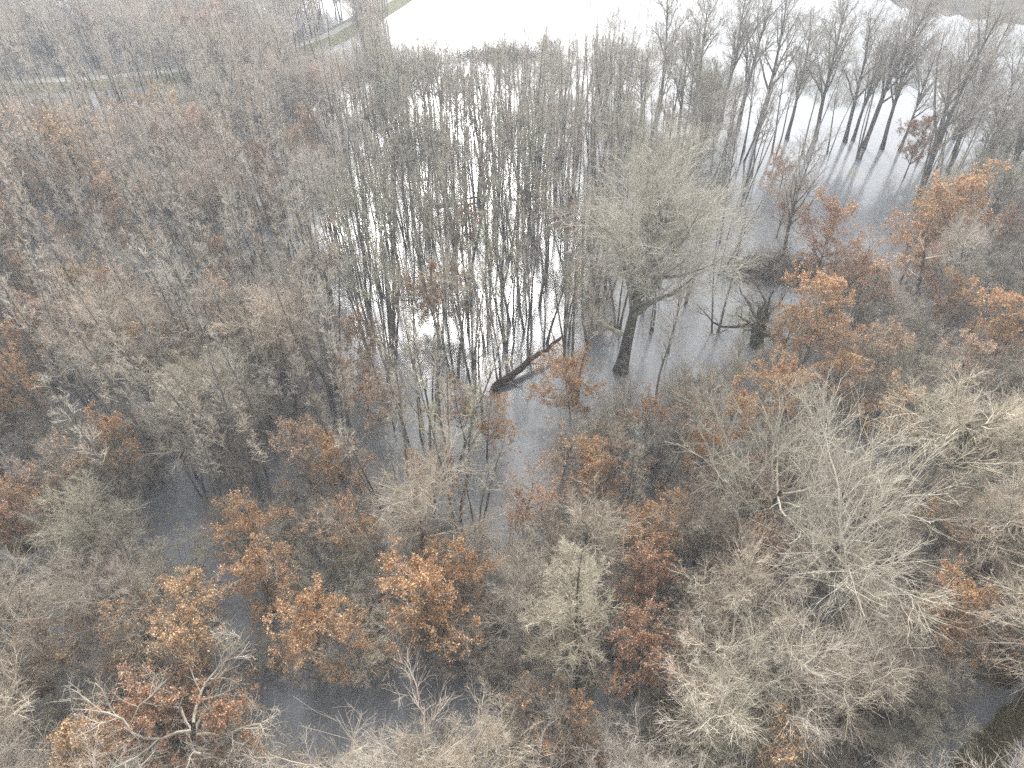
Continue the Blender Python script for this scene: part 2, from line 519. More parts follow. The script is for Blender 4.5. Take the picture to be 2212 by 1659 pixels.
# tall poplars standing in the open water
POP = [((1634, 292), (1740, -10), 0), ((1593, 279), (1668, 5), 1), ((1556, 269), (1607, 2), 2), ((1761, 302), (1815, 25), 3), ((1825, 306), (1893, 30), 0), ((1842, 303), (1915, 80), 1),
       ((1865, 319), (1966, 25), 2), ((1943, 326), (2007, 130), 3), ((1976, 450), (2092, 45), 0), ((1426, 232), (1440, -5), 1), ((1309, 279), (1316, 120), 2), ((2047, 372), (2120, 150), 3),
       ((2150, 455), (2290, 150), 0), ((1690, 560), (1720, 330), 2),
       ((1700, 300), (1755, 60), 1), ((1905, 322), (1990, 60), 3), ((2010, 335), (2085, 80), 2), ((1500, 262), (1530, 20), 3), ((1465, 300), (1490, 70), 1), ((2110, 395), (2200, 130), 1), ((2170, 345), (2260, 90), 3), ((2060, 300), (2150, 40), 0)]
POPL = ['tall forked poplar standing first in the row over bright water', 'straight poplar behind the forked one with a bare lower trunk', 'slim poplar at the near end of the row beside thin saplings',
        'poplar with a black water-stained foot standing alone in the row', 'poplar with two heavy ascending limbs in a tight pair', 'thinner poplar close behind the two-limbed one',
        'broad-topped poplar leaning outward over the open water', 'short crooked poplar at the open end of the row', 'very tall slanting poplar in front of the row with a dark foot',
        'far poplar with a full crown beyond the floating log', 'dark forked tree standing at the end of the floating log', 'thin leaning poplar beside the rusty branch',
        'dark leaning trunk at the edge of the rusty thicket', 'poplar sapling in pale water behind the rusty bushes', 'thin poplar filling the gap between the forked and the lone poplar', 'slim poplar between the broad-topped and the crooked poplar',
        'feathery poplar past the crooked one over reedy water', 'slim feathery poplar beyond the floating log', 'shorter poplar between the log and the row', 'slanting poplar behind the dark leaning trunk',
        'outermost poplar at the edge of the view over the reeds', 'tall feathery poplar farthest out in the reedy water']
for (b, t, k), lab in zip(POP, POPL):
    by_base_top('poplar', k, b, t, tint=(0.85, 0.85, 0.85), label=lab, wide=1.05)

# ------------------------------------------------------------------ rusty oaks: crown centre in the picture, crown width, leaf tint, leafiness
ORANGE, RUST, YELL, PNK = (1.15, 1.13, 1.08), (1.0, 0.97, 1.08), (1.25, 1.36, 1.4), (1.12, 1.3, 1.6)
OAKS = [(565, 360, 75, RUST, 0), (580, 440, 60, PNK, 1), (940, 640, 52, ORANGE, 0), (1238, 835, 100, ORANGE, 0), (885, 620, 50, PNK, 2), (1400, 880, 60, ORANGE, 2), (1130, 1075, 80, RUST, 2),
        (1290, 1040, 110, ORANGE, 1), (1385, 1150, 105, ORANGE, 3), (1390, 1260, 100, RUST, 3), (1390, 1440, 120, RUST, 0), (1485, 1085, 75, ORANGE, 2), (1515, 990, 60, ORANGE, 4), (1615, 1200, 110, RUST, 3), (1575, 900, 80, ORANGE, 1),
        (1690, 840, 105, ORANGE, 0), (1645, 1060, 70, RUST, 2), (1775, 690, 130, ORANGE, 3), (1700, 720, 80, ORANGE, 1), (1795, 520, 120, RUST, 1), (1860, 560, 100, ORANGE, 2), (1995, 500, 120, ORANGE, 3), (2080, 465, 130, ORANGE, 1), (2175, 480, 90, RUST, 2),
        (1700, 440, 80, RUST, 2), (1830, 610, 100, RUST, 0), (1900, 620, 90, PNK, 1), (2060, 655, 85, ORANGE, 1), (2150, 710, 110, ORANGE, 3), (2000, 590, 90, RUST, 4), (2200, 690, 80, ORANGE, 2), (1910, 890, 95, YELL, 1), (1810, 830, 90, ORANGE, 4), (2090, 1150, 65, ORANGE, 2),
        (2050, 1340, 90, ORANGE, 3), (2160, 1345, 85, ORANGE, 2), (1900, 760, 90, PNK, 4), (2090, 790, 90, PNK, 1),
        (665, 1365, 170, ORANGE, 0), (560, 1260, 115, ORANGE, 1), (415, 1430, 140, YELL, 3), (935, 1330, 170, ORANGE, 3), (990, 1230, 100, ORANGE, 4), (880, 1240, 90, ORANGE, 2), (330, 1545, 150, RUST, 0), (480, 1580, 130, RUST, 1), (190, 1630, 120, YELL, 3), (130, 1400, 85, YELL, 2),
        (310, 1340, 130, YELL, 2), (420, 1320, 100, YELL, 4), (60, 745, 80, YELL, 1), (30, 835, 75, ORANGE, 0), (235, 960, 90, ORANGE, 1), (40, 1045, 70, ORANGE, 2), (15, 1110, 55, RUST, 0), (150, 1010, 60, PNK, 2), (525, 1145, 65, ORANGE, 4), (745, 1155, 80, ORANGE, 2),
        (735, 1010, 75, ORANGE, 1), (780, 810, 95, ORANGE, 2), (770, 740, 60, PNK, 1), (400, 70, 70, RUST, 0), (200, 65, 55, RUST, 0), (235, 440, 95, PNK, 1), (90, 410, 75, PNK, 2), (320, 420, 70, PNK, 4), (410, 440, 60, PNK, 1), (150, 490, 70, ORANGE, 2),
        (60, 600, 75, PNK, 1), (260, 520, 80, PNK, 2), (350, 330, 70, PNK, 1), (130, 330, 65, PNK, 2), (665, 265, 85, RUST, 2), (20, 480, 70, ORANGE, 1), (800, 235, 45, RUST, 2), (1130, 415, 60, RUST, 2), (1215, 480, 65, RUST, 2), (1010, 500, 50, RUST, 4),
        (840, 860, 70, PNK, 2), (1050, 915, 55, ORANGE, 2), (1310, 160, 50, PNK, 2), (1445, 240, 60, PNK, 2), (1985, 310, 70, RUST, 3), (1700, 360, 50, ORANGE, 2), (1320, 960, 70, ORANGE, 2), (1220, 960, 70, PNK, 2), (250, 215, 60, PNK, 2), (520, 140, 55, PNK, 2), (640, 330, 50, PNK, 1),
        (930, 1010, 60, ORANGE, 2), (1690, 1645, 70, YELL, 1), (1225, 1590, 55, ORANGE, 2), (650, 980, 55, PNK, 4), (1000, 880, 50, PNK, 2), (700, 560, 60, PNK, 2), (470, 560, 60, PNK, 1)]
TONE = {RUST: 'dark rust-leaved', ORANGE: 'bright orange-leaved', YELL: 'yellow-brown-leaved', PNK: 'faded pinkish-brown'}
FULL = {0: 'full', 1: 'half-bare', 2: 'thin-leaved', 3: 'dense', 4: 'patchy'}
SHORT = {2: 'the orange oak among the poles', 3: 'the orange oak near the log', 0: 'the rust oak by the wood', 17: 'the broad orange oak near the pollard',
         38: 'the big orange oak by the dark pool', 40: 'the yellow-brown oak along the ditch', 41: 'the orange middle oak', 10: 'the deep rust oak in shade', 46: 'the yellowish corner oak',
         50: 'the solitary yellow oak', 21: 'the far thicket oak', 34: 'the orange oak by the corner bank', 61: 'the rust oak beyond the track', 74: 'the thin rusty oak by the water edge'}
for i, (px, py, w, tone, var) in enumerate(OAKS):
    p = PR['oak'][var]
    # crown radius from its width in the picture sets the size of the tree, kept within 7 to 17 m
    h = 12.0
    for _ in range(4):
        wx = to_world(px, py, h * 0.62)
        dep = to_pix(*wx)[2]
        h = min(16.5, max(7.5, 0.5 * w * 1.12 / F * dep * p['H'] / p['r']))
    jit = 0.92 + 0.16 * RNG.random()
    lt = tuple(c * jit for c in tone)
    add_tree('oak', var, wx[0], wx[1], 1.12 * h / p['H'], RNG.random() * 6.28, tuple(RNG.normal(size=2) * 0.03), tint=(WARM, GREY, PINK)[i % 3], ltint=lt, short=SHORT.get(i), label=None, wide=0.98)
    TREES[-1]['look'] = f'{FULL[var]} {TONE[tone]}'

# ------------------------------------------------------------------ the wood itself
OPEN = [[(345, 1000), (388, 995), (412, 1180), (496, 1305), (566, 1415), (590, 1470), (550, 1490), (482, 1390), (422, 1305), (372, 1225), (352, 1120)],
        [(555, 1470), (740, 1448), (1030, 1440), (1020, 1510), (920, 1575), (770, 1615), (620, 1615)],
        [(1585, 625), (1740, 612), (1740, 650), (1690, 700), (1600, 735), (1560, 700)],
        [(1660, 310), (1965, 335), (1965, 420), (1850, 430), (1660, 400)],
        [(830, -60), (1400, -60), (1250, 50), (850, 75)],
        [(2090, 1570), (2230, 1470), (2300, 1700), (2030, 1680)],
        
        [(1480, 640), (1560, 640), (1540, 740), (1480, 760)],
        [(1330, 700), (1420, 700), (1400, 800), (1320, 800)], [(1045, 870), (1065, 825), (1210, 725), (1235, 745), (1180, 810), (1100, 870)],
        [(20, 170), (300, 153), (390, 146), (390, 174), (200, 190), (20, 200)], [(620, 98), (770, 36), (778, 60), (625, 124)],
        [(1180, 1450), (1320, 1470), (1320, 1530), (1180, 1520)]]
CENTER = [(715, 330), (840, 190), (1000, 140), (1340, 200), (1340, 420), (1250, 640), (1300, 870), (1180, 1010), (1080, 1180), (900, 1180), (760, 950)]
BRIGHT = [(830, -60), (2700, -60), (2700, 190), (2250, 330), (1640, 330), (1400, 220), (1050, 130), (860, 130)]
POOL = [(1360, 560), (1480, 420), (1660, 300), (1990, 330), (1990, 440), (1760, 640), (1640, 780), (1360, 780)]
FARLEFT = [(-3000, -200), (860, -200), (800, 110), (400, 175), (-1200, 215)]
TRACK = [(-1500, 250), (-400, 215), (30, 189), (200, 181), (390, 163), (520, 140), (640, 112), (710, 86), (770, 52), (835, 14), (900, -30), (1010, -110)]
TRW = [to_world(*p) for p in TRACK]


def near_track(x, y):
    best = 1e9
    for a, b in zip(TRW[:-1], TRW[1:]):
        ax, ay, bx, by = a[0], a[1], b[0], b[1]
        ux, uy = bx - ax, by - ay
        s = max(0, min(1, ((x - ax) * ux + (y - ay) * uy) / (ux * ux + uy * uy)))
        best = min(best, math.hypot(x - ax - s * ux, y - ay - s * uy))
    return best


def zone_of(x, y):
    px, py, _ = to_pix(x, y, 0)
    if inside(px, py, CENTER):
        return 'center', px, py
    if inside(px, py, BRIGHT):
        return 'open', px, py
    if inside(px, py, POOL):
        return 'pool', px, py
    if inside(px, py, FARLEFT):
        return 'far', px, py
    if px < 790 and py < 900 and px < 740 + (py - 330) * 0.06 + (0 if py > 330 else (330 - py) * 0.8):
        return 'left', px, py
    if px > 1300 and py < 640:
        return 'farright', px, py
    if px > 1560 and py < 1150:
        return 'right', px, py
    if py < 1150:
        return 'mid', px, py
    return 'low', px, py


SPACE = {'center': 2.2, 'open': 99, 'pool': 3.7, 'far': 3.7, 'left': 2.2, 'farright': 3.0, 'right': 3.3, 'mid': 2.6, 'low': 3.1}
MIX = {'center': [('slender', .95), ('round', .05)], 'pool': [('slender', .9), ('shrub', .1)], 'far': [('round', .55), ('slender', .39), ('oak', .06)],
       'left': [('slender', .76), ('round', .14), ('oak', .10)], 'farright': [('slender', .45), ('round', .35), ('shrub', .2)],
       'right': [('round', .36), ('spread', .21), ('oak', .08), ('shrub', .35)], 'mid': [('slender', .68), ('round', .20), ('oak', .06), ('shrub', .06)], 'low': [('round', .44), ('spread', .28), ('shrub', .28)]}
HT = {'slender': (12.5, 19.0), 'round': (9.0, 13.5), 'spread': (10.0, 13.5), 'shrub': (3.5, 6.0), 'oak': (8, 14)}
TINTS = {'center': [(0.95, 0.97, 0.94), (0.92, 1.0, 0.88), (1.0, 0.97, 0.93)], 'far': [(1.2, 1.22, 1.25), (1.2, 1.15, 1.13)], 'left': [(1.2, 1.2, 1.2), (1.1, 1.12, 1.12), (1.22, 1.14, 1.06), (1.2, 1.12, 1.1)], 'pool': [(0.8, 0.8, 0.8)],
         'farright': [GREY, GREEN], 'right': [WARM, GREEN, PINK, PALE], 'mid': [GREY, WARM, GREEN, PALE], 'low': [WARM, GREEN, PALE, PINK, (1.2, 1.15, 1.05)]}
taken = {}
CELL = 4.0


def clash(x, y, d):
    cx, cy = int(x // CELL), int(y // CELL)
    for i in range(cx - 2, cx + 3):
        for j in range(cy - 2, cy + 3):
            for (a, b, e) in taken.get((i, j), ()):
                if (a - x) ** 2 + (b - y) ** 2 < (0.5 * (d + e)) ** 2:
                    return True
    return False


def take(x, y, d):
    taken.setdefault((int(x // CELL), int(y // CELL)), []).append((x, y, d))


for t in TREES:
    take(t['x'], t['y'], min(5.0, 1.1 * t['r']) if t['kind'] != 'giant' else 7.0)

CAND, WOOD = [], []
OAKEYE = [(t['cpx'], t['cpy'], ((0.75 if t['r'] / t['depth'] * F > 45 else 0.5) * F * t['r'] / t['depth']) ** 2, t['depth'] + 2) for t in TREES if t['kind'] in ('oak', 'giant', 'pollard', 'twisted', 'silver', 'leaning', 'conical')]
for n in range(110000):
    yy = 7.0 + 215.0 * RNG.random() ** 1.5
    half = 20 + 0.92 * yy + 10
    xx = (RNG.random() * 2 - 1) * half
    zn, px, py = zone_of(xx, yy)
    d = SPACE[zn]
    if d > 50 or clash(xx, yy, d):
        continue
    if near_track(xx, yy) < 4.0:
        continue
    if zn == 'center' and py < 300 and px < 1150 and RNG.random() < (300 - py) / 210:
        continue
    u = RNG.random()
    kind = MIX[zn][-1][0]
    for k, pr in MIX[zn]:
        if u < pr:
            kind = k
            break
        u -= pr
    h = HT[kind][0] + (HT[kind][1] - HT[kind][0]) * RNG.random()
    v = int(RNG.integers(0, len(PR[kind])))
    P = PR[kind][v]
    r = P['r'] * h / P['H']
    bad = False
    vis = beside = False
    oe = 0.4 if kind == 'slender' else 1.0
    for fz in (0.1, 0.25, 0.4, 0.55, 0.7, 0.85, 0.98):
        for sx in (-0.6, 0.0, 0.6, -0.9, 0.9, -1.25, 1.25):
            if fz < 0.4 and sx:
                continue
            qx, qy, dep = to_pix(xx + sx * r, yy, h * fz)
            if -20 < qx < 2232 and -20 < qy < 1680:
                vis = True
            if -260 < qx < 2472 and -20 < qy < 1900:
                beside = True
            if abs(sx) > 0.7:
                bad = bad or inside(qx, qy, OPEN[0]) or inside(qx, qy, OPEN[1]) or inside(qx, qy, OPEN[5])
                continue
            if any(inside(qx, qy, o) for o in OPEN) or (fz > 0.4 and any((qx - a) ** 2 + (qy - b) ** 2 < c2 * oe and dep < dd for a, b, c2, dd in OAKEYE)):
                bad = True
    if bad or not beside or (not vis and kind in ('oak', 'shrub')):
        continue
    if not vis:                # only a step to the side would show it: part of the mass
        take(xx, yy, d)
        WOOD.append((kind, v, xx, yy, h))
        continue
    take(xx, yy, d)
    CAND.append((zn, kind, v, xx, yy, h, to_pix(xx, yy, h * .7)[2]))

# the nearest 290 slender and 290 bare trees and the shrubs are individuals; what is farther is one wood
# an understorey of shrubs fills in below the crowns
under = []
for n in range(9000):
    yy = 9.0 + 62.0 * RNG.random()
    xx = (RNG.random() * 2 - 1) * (12 + 0.78 * yy)
    zn, px, py = zone_of(xx, yy)
    if zn not in ('low', 'right', 'mid', 'left') or (zn in ('mid', 'left') and RNG.random() < 0.88):
        continue
    if any((a - xx) ** 2 + (b - yy) ** 2 < 2.7 ** 2 for a, b in under):
        continue
    v = int(RNG.integers(0, len(PR['shrub'])))
    h = 3.6 + 3.2 * RNG.random()
    r = PR['shrub'][v]['r'] * h / PR['shrub'][v]['H']
    pts_ = [to_pix(xx + sx * r, yy, h * fz) for fz in (0.1, 0.5, 1.0) for sx in (-1.15, 0, 1.15)]
    if any(inside(q[0], q[1], o) for q in pts_ for o in OPEN) or not any(0 < q[0] < 2212 and 0 < q[1] < 1670 for q in pts_):
        continue
    under.append((xx, yy))
    CAND.append((zn, 'shrub', v, xx, yy, h, pts_[4][2]))

LIMIT = {'slender': 298, 'bare': 298, 'shrub': 299, 'oak': 150}
CAND.sort(key=lambda c: c[6] / c[5])
count = {'slender': 0, 'bare': 0, 'shrub': 0, 'oak': 0}
for zn, kind, v, xx, yy, h, dep in CAND:
    key = 'bare' if kind in ('round', 'spread') else kind
    if count[key] >= LIMIT[key]:
        if key == 'shrub':
            continue
        WOOD.append((kind, v, xx, yy, h))
        continue
    count[key] += 1
    tl = TINTS[zn]
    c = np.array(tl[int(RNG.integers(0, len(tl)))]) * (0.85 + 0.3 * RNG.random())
    lt, look = (1, 1, 1), None
    if kind == 'oak':
        tone = (PNK, PNK, RUST, PNK)[int(RNG.integers(0, 4))]
        lt, look = tuple(q * (0.85 + 0.25 * RNG.random()) for q in tone), f'{FULL[v]} {TONE[tone]}'
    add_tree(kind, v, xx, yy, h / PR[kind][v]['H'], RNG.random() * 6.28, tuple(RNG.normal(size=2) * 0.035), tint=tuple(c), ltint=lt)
    if look:
        TREES[-1]['look'] = look
    TREES[-1]['zone'] = zn
print('individuals', count, 'wood', len(WOOD), 'oaks', len(OAKS))

# far wood: one object scattering whole trees on its points
protos = bpy.data.collections.new('far_tree_kinds')


def whole(p, nm):
    me = p['trunk'].copy()
    a = np.empty(len(p['trunk'].vertices) * 3, np.float32)
    p['trunk'].vertices.foreach_get('co', a)
    b = np.empty(len(p['crown'].vertices) * 3, np.float32)
    p['crown'].vertices.foreach_get('co', b)
    fa = np.empty(len(p['trunk'].loops), np.int32)
    p['trunk'].loops.foreach_get('vertex_index', fa)
    fb = np.empty(len(p['crown'].loops), np.int32)
    p['crown'].loops.foreach_get('vertex_index', fb)
    v = np.concatenate([a.reshape(-1, 3), b.reshape(-1, 3)]) / p['H']
    f = np.concatenate([fa.reshape(-1, 4), fb.reshape(-1, 4) + len(a) // 3])
    mi = np.concatenate([np.zeros(len(fa) // 4, np.int32), np.ones(len(fb) // 4, np.int32)])
    bpy.data.meshes.remove(me)
    return mesh_from(nm, v, f, [M['trunk'], M['twig']], mi)


for i, (k, v) in enumerate([('slender', 0), ('slender', 2), ('slender', 4), ('round', 0), ('round', 2), ('round', 4)]):
    o = bpy.data.objects.new('far_tree', whole(PR[k][v], 'far_tree'))
    protos.objects.link(o)
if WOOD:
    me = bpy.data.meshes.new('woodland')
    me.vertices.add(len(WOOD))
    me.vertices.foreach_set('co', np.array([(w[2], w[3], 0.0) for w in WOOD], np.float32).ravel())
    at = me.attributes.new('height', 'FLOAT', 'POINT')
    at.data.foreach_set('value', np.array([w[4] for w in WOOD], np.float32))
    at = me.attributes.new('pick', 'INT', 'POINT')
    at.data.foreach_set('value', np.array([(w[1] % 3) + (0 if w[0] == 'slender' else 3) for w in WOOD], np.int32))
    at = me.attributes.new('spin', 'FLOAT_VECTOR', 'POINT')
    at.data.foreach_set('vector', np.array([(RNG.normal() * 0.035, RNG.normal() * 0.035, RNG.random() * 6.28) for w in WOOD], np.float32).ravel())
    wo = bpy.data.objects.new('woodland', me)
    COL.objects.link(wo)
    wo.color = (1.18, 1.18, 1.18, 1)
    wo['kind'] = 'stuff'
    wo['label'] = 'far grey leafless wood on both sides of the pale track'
    wo['category'] = 'wood'
    ng = bpy.data.node_groups.new('scatter_trees', 'GeometryNodeTree')
    ng.interface.new_socket('Geometry', in_out='INPUT', socket_type='NodeSocketGeometry')
    ng.interface.new_socket('Geometry', in_out='OUTPUT', socket_type='NodeSocketGeometry')
    gi, go = ng.nodes.new('NodeGroupInput'), ng.nodes.new('NodeGroupOutput')
    ci = ng.nodes.new('GeometryNodeCollectionInfo')
    ci.inputs['Collection'].default_value = protos
    ci.inputs['Separate Children'].default_value = True
    ci.inputs['Reset Children'].default_value = True
    ip = ng.nodes.new('GeometryNodeInstanceOnPoints')
    ip.inputs['Pick Instance'].default_value = True

    def named(nm, ty):
        a = ng.nodes.new('GeometryNodeInputNamedAttribute')
        a.data_type = ty
        a.inputs['Name'].default_value = nm
        return a.outputs['Attribute']
    ng.links.new(gi.outputs[0], ip.inputs['Points'])
    ng.links.new(ci.outputs[0], ip.inputs['Instance'])
    ng.links.new(named('pick', 'INT'), ip.inputs['Instance Index'])
    ng.links.new(named('spin', 'FLOAT_VECTOR'), ip.inputs['Rotation'])
    ng.links.new(named('height', 'FLOAT'), ip.inputs['Scale'])
    ng.links.new(ip.outputs[0], go.inputs[0])
    md = wo.modifiers.new('scatter', 'NODES')
    md.node_group = ng


# ------------------------------------------------------------------ setting
def flat_mesh(name, pts, quads, mat, kind=None):
    me = mesh_from(name, np.array(pts, float), np.array(quads), [mat])
    o = bpy.data.objects.new(name, me)
    COL.objects.link(o)
    if kind:
        o['kind'] = kind
    return o


flat_mesh('water', [(-420, -40, 0), (420, -40, 0), (420, 520, 0), (-420, 520, 0)], [(0, 1, 2, 3)], M['water'], 'structure')

# land that rises just out of the flood
LAND = [([(1370, 1490), (1560, 1330), (1800, 1310), (2300, 1060), (2500, 1380), (2120, 1500), (2020, 1570), (1900, 1640), (1480, 1570)], 0.42),
        ([(-600, 760), (40, 760), (150, 900), (220, 1060), (270, 1250), (340, 1420), (400, 1540), (400, 1720), (-600, 1800)], 0.27),
        ([(2212, 1500), (2130, 1575), (2050, 1650), (2130, 1690), (2190, 1600), (2290, 1510)], 0.62)]


def lattice(nx, ny, seed):
    r = np.random.default_rng(seed)
    return r.random((nx, ny))


def vnoise(x, y, s, seed):
    L = lattice(257, 257, seed)
    u, v = x / s + 1000.0, y / s + 1000.0
    i, j = np.floor(u).astype(int), np.floor(v).astype(int)
    a, b = u - i, v - j
    a, b = a * a * (3 - 2 * a), b * b * (3 - 2 * b)
    g = lambda p, q: L[p % 257, q % 257]
    return (g(i, j) * (1 - a) + g(i + 1, j) * a) * (1 - b) + (g(i, j + 1) * (1 - a) + g(i + 1, j + 1) * a) * b


xs = np.concatenate([np.linspace(-400, -62, 30)[:-1], np.arange(-62, 62.1, 0.6), np.linspace(62, 400, 30)[1:]])
ys = np.concatenate([np.arange(-30, 75, 0.6), np.linspace(75, 500, 90)])
GX, GY = np.meshgrid(xs, ys, indexing='ij')
mask = np.zeros_like(GX)
dz = -CAM_H
depth = GY * cp - dz * sp
PXg, PYg = 1106.0 + F * GX / depth, 829.5 - F * (GY * sp + dz * cp) / depth


def inside_np(px, py, poly):
    c = np.zeros(px.shape, bool)
    j = len(poly) - 1
    for i in range(len(poly)):
        xi, yi = poly[i]
        xj, yj = poly[j]
        if yi != yj:
            c ^= ((yi > py) != (yj > py)) & (px < (xj - xi) * (py - yi) / (yj - yi) + xi)
        j = i
    return c


for poly, amt in LAND:
    mask = np.maximum(mask, inside_np(PXg, PYg, poly) * amt)
near = ys < 75
for _ in range(4):
    mask[1:-1, 1:-1] = (mask[1:-1, 1:-1] * 2 + mask[2:, 1:-1] + mask[:-2, 1:-1] + mask[1:-1, 2:] + mask[1:-1, :-2]) / 6
Z = -0.36 + mask + 0.34 * (vnoise(GX, GY, 5.0, 3) - 0.5) + 0.16 * (vnoise(GX, GY, 1.6, 4) - 0.5)
Z = np.where(GY > 74, -0.4, Z)
nx, ny = GX.shape
idx = np.arange(nx * ny).reshape(nx, ny)
q = np.stack([idx[:-1, :-1], idx[1:, :-1], idx[1:, 1:], idx[:-1, 1:]], axis=-1).reshape(-1, 4)
go_ = flat_mesh('ground', np.stack([GX, GY, Z], axis=-1).reshape(-1, 3), q, M['ground'], 'structure')
go_.data.polygons.foreach_set('use_smooth', np.ones(len(q), bool))

# raised track with grassy verges
ctr = []
for a, b in zip(TRW[:-1], TRW[1:]):
    for s in np.linspace(0, 1, 8, endpoint=False):
        ctr.append(a * (1 - s) + b * s)
ctr.append(TRW[-1])
ctr = np.array(ctr)
for _ in range(6):
    ctr[1:-1] = (ctr[:-2] + 2 * ctr[1:-1] + ctr[2:]) / 4
tg = np.gradient(ctr[:, :2], axis=0)
tg /= np.linalg.norm(tg, axis=1, keepdims=True)
nr = np.stack([-tg[:, 1], tg[:, 0]], axis=1)


def ribbon(name, offs, zs, mat, kind):
    n, k = len(ctr), len(offs)
    v = np.zeros((n, k, 3))
    for j, (o, z) in enumerate(zip(offs, zs)):
        v[:, j, :2] = ctr[:, :2] + nr * o
        v[:, j, 2] = z
    ii = np.arange(n * k).reshape(n, k)
    qq = np.stack([ii[:-1, :-1], ii[1:, :-1], ii[1:, 1:], ii[:-1, 1:]], axis=-1).reshape(-1, 4)
    return flat_mesh(name, v.reshape(-1, 3), qq, mat, kind)


ribbon('embankment', [-5.0, -2.2, -1.3, 1.3, 2.2, 4.2], [-0.5, 0.75, 0.95, 0.95, 0.75, -0.5], M['verge'], 'structure')
for nm, o in (('track', 0.0),):
    ribbon(nm, [-0.95, -0.4, 0.4, 0.95], [0.955, 0.958, 0.958, 0.955], M['track'], 'structure')

# ------------------------------------------------------------------ reeds and bank grass
def blades(name, P, hgt, wid, mat, label, lean=0.25):
    n = len(P)
    a = RNG.random(n) * 6.28
    side = np.stack([np.cos(a), np.sin(a), np.zeros(n)], axis=1) * wid[:, None] * 0.5
    tip = P + np.stack([RNG.normal(size=n) * lean, RNG.normal(size=n) * lean, np.ones(n)], axis=1) * hgt[:, None]
    v = np.stack([P - side, P + side, tip + side * 0.25, tip - side * 0.25], axis=1).reshape(-1, 3)
    o = flat_mesh(name, v, np.arange(n * 4).reshape(-1, 4), mat, 'stuff')
    o['label'] = label
    return o


pts = []
while len(pts) < 48000:
    n = 40000
    px, py = RNG.random(n) * 1250 + 1180, RNG.random(n) ** 0.8 * 340 - 110
    t = (0 - CAM_H) / (-sp + (-(py - 829.5) / F) * cp)
    X, Y = (px - 1106.0) / F * t, (cp + (-(py - 829.5) / F) * sp) * t
    dens = vnoise(X, Y * 0.5, 6.0, 8) * 0.6 + vnoise(X, Y, 2.0, 9) * 0.4 + np.clip((px - 1500) / 2600, -0.1, 0.22) - np.clip((py - 120) / 500, -0.1, 0.5)
    dens += np.clip((px - 1800) / 700, 0, 0.45) * (py < 75)
    ok = (dens > 0.53) & (RNG.random(n) < 0.8)
    pts.extend(np.stack([X[ok], Y[ok], np.full(ok.sum(), -0.05)], axis=1).tolist())
P = np.array(pts[:48000])
blades('reeds', P, 0.5 + 0.9 * RNG.random(len(P)), 0.03 + 0.04 * RNG.random(len(P)), M['reed'], 'pale dead reeds standing in the open flood water', 0.35)

pts = []
bank = LAND[2][0]
land = LAND[0][0]
while len(pts) < 36000:
    px, py = 1370 + RNG.random() * 900, 1280 + RNG.random() * 400
    b = inside(px, py, bank)
    if b or (inside(px, py, land) and RNG.random() < 0.06):
        w = to_world(px, py)
        gi_, gj_ = min(np.searchsorted(xs, w[0]), nx - 1), min(np.searchsorted(ys, w[1]), ny - 1)
        pts.append((w[0], w[1], max(-0.05, Z[gi_, gj_] - 0.06)))
P = np.array(pts)
blades('bank_grass', P, 0.15 + 0.4 * RNG.random(len(P)), 0.02 + 0.035 * RNG.random(len(P)), M['grass'], 'tufts of brown and olive grass on the bank and wet ground', 0.5)


# far bank of flattened reeds in the corner beyond the flood
sh = [(1760, -95), (1850, -30), (1940, 10), (2010, 34), (2090, 38), (2180, 52), (2290, 60), (2420, 70), (2700, 60), (2700, -95)]
V0 = []
for (ax, ay), (bx, by) in zip(sh[:-2], sh[1:-1]):
    for s_ in np.linspace(0, 1, 7, endpoint=False):
        V0.append(to_world(ax + (bx - ax) * s_, ay + (by - ay) * s_ + RNG.normal() * 4))
V0 = np.array(V0)
V0[:, 2] = -0.02
V1 = V0 + np.array([0, 6.0, 0.35])
V2 = V0 + np.array([60, 160.0, 0.5])
k = len(V0)
flat_mesh('far_bank', np.concatenate([V0, V1, V2]), [(i, i + 1, k + i + 1, k + i) for i in range(k - 1)] + [(k + i, k + i + 1, 2 * k + i + 1, 2 * k + i) for i in range(k - 1)], M['reedbed'], 'structure')

# leaves and bits of twig afloat on the near water
fl = []
while len(fl) < 14000:
    n = 20000
    X, Y = (RNG.random(n) * 2 - 1) * 60, 10 + RNG.random(n) * 60
    dn = vnoise(X, Y, 7.0, 21) * 0.6 + vnoise(X, Y, 1.5, 22) * 0.4
    ok = dn > 0.55
    fl.extend(np.stack([X[ok], Y[ok], np.full(ok.sum(), 0.006)], axis=1).tolist())
P = np.array(fl[:14000])
a = RNG.random(len(P)) * 6.28
A = np.stack([np.cos(a), np.sin(a), np.zeros(len(P))], axis=1) * (0.05 + 0.08 * RNG.random(len(P)))[:, None]
B = np.stack([-A[:, 1], A[:, 0], RNG.random(len(P)) * 0.004], axis=1) * 0.7
o = flat_mesh('floating_leaves', np.stack([P - A, P - B, P + A, P + B], axis=1).reshape(-1, 3), np.arange(len(P) * 4).reshape(-1, 4), M['leaf'], 'stuff')
o['label'] = 'fallen brown leaves adrift on the near flood water'


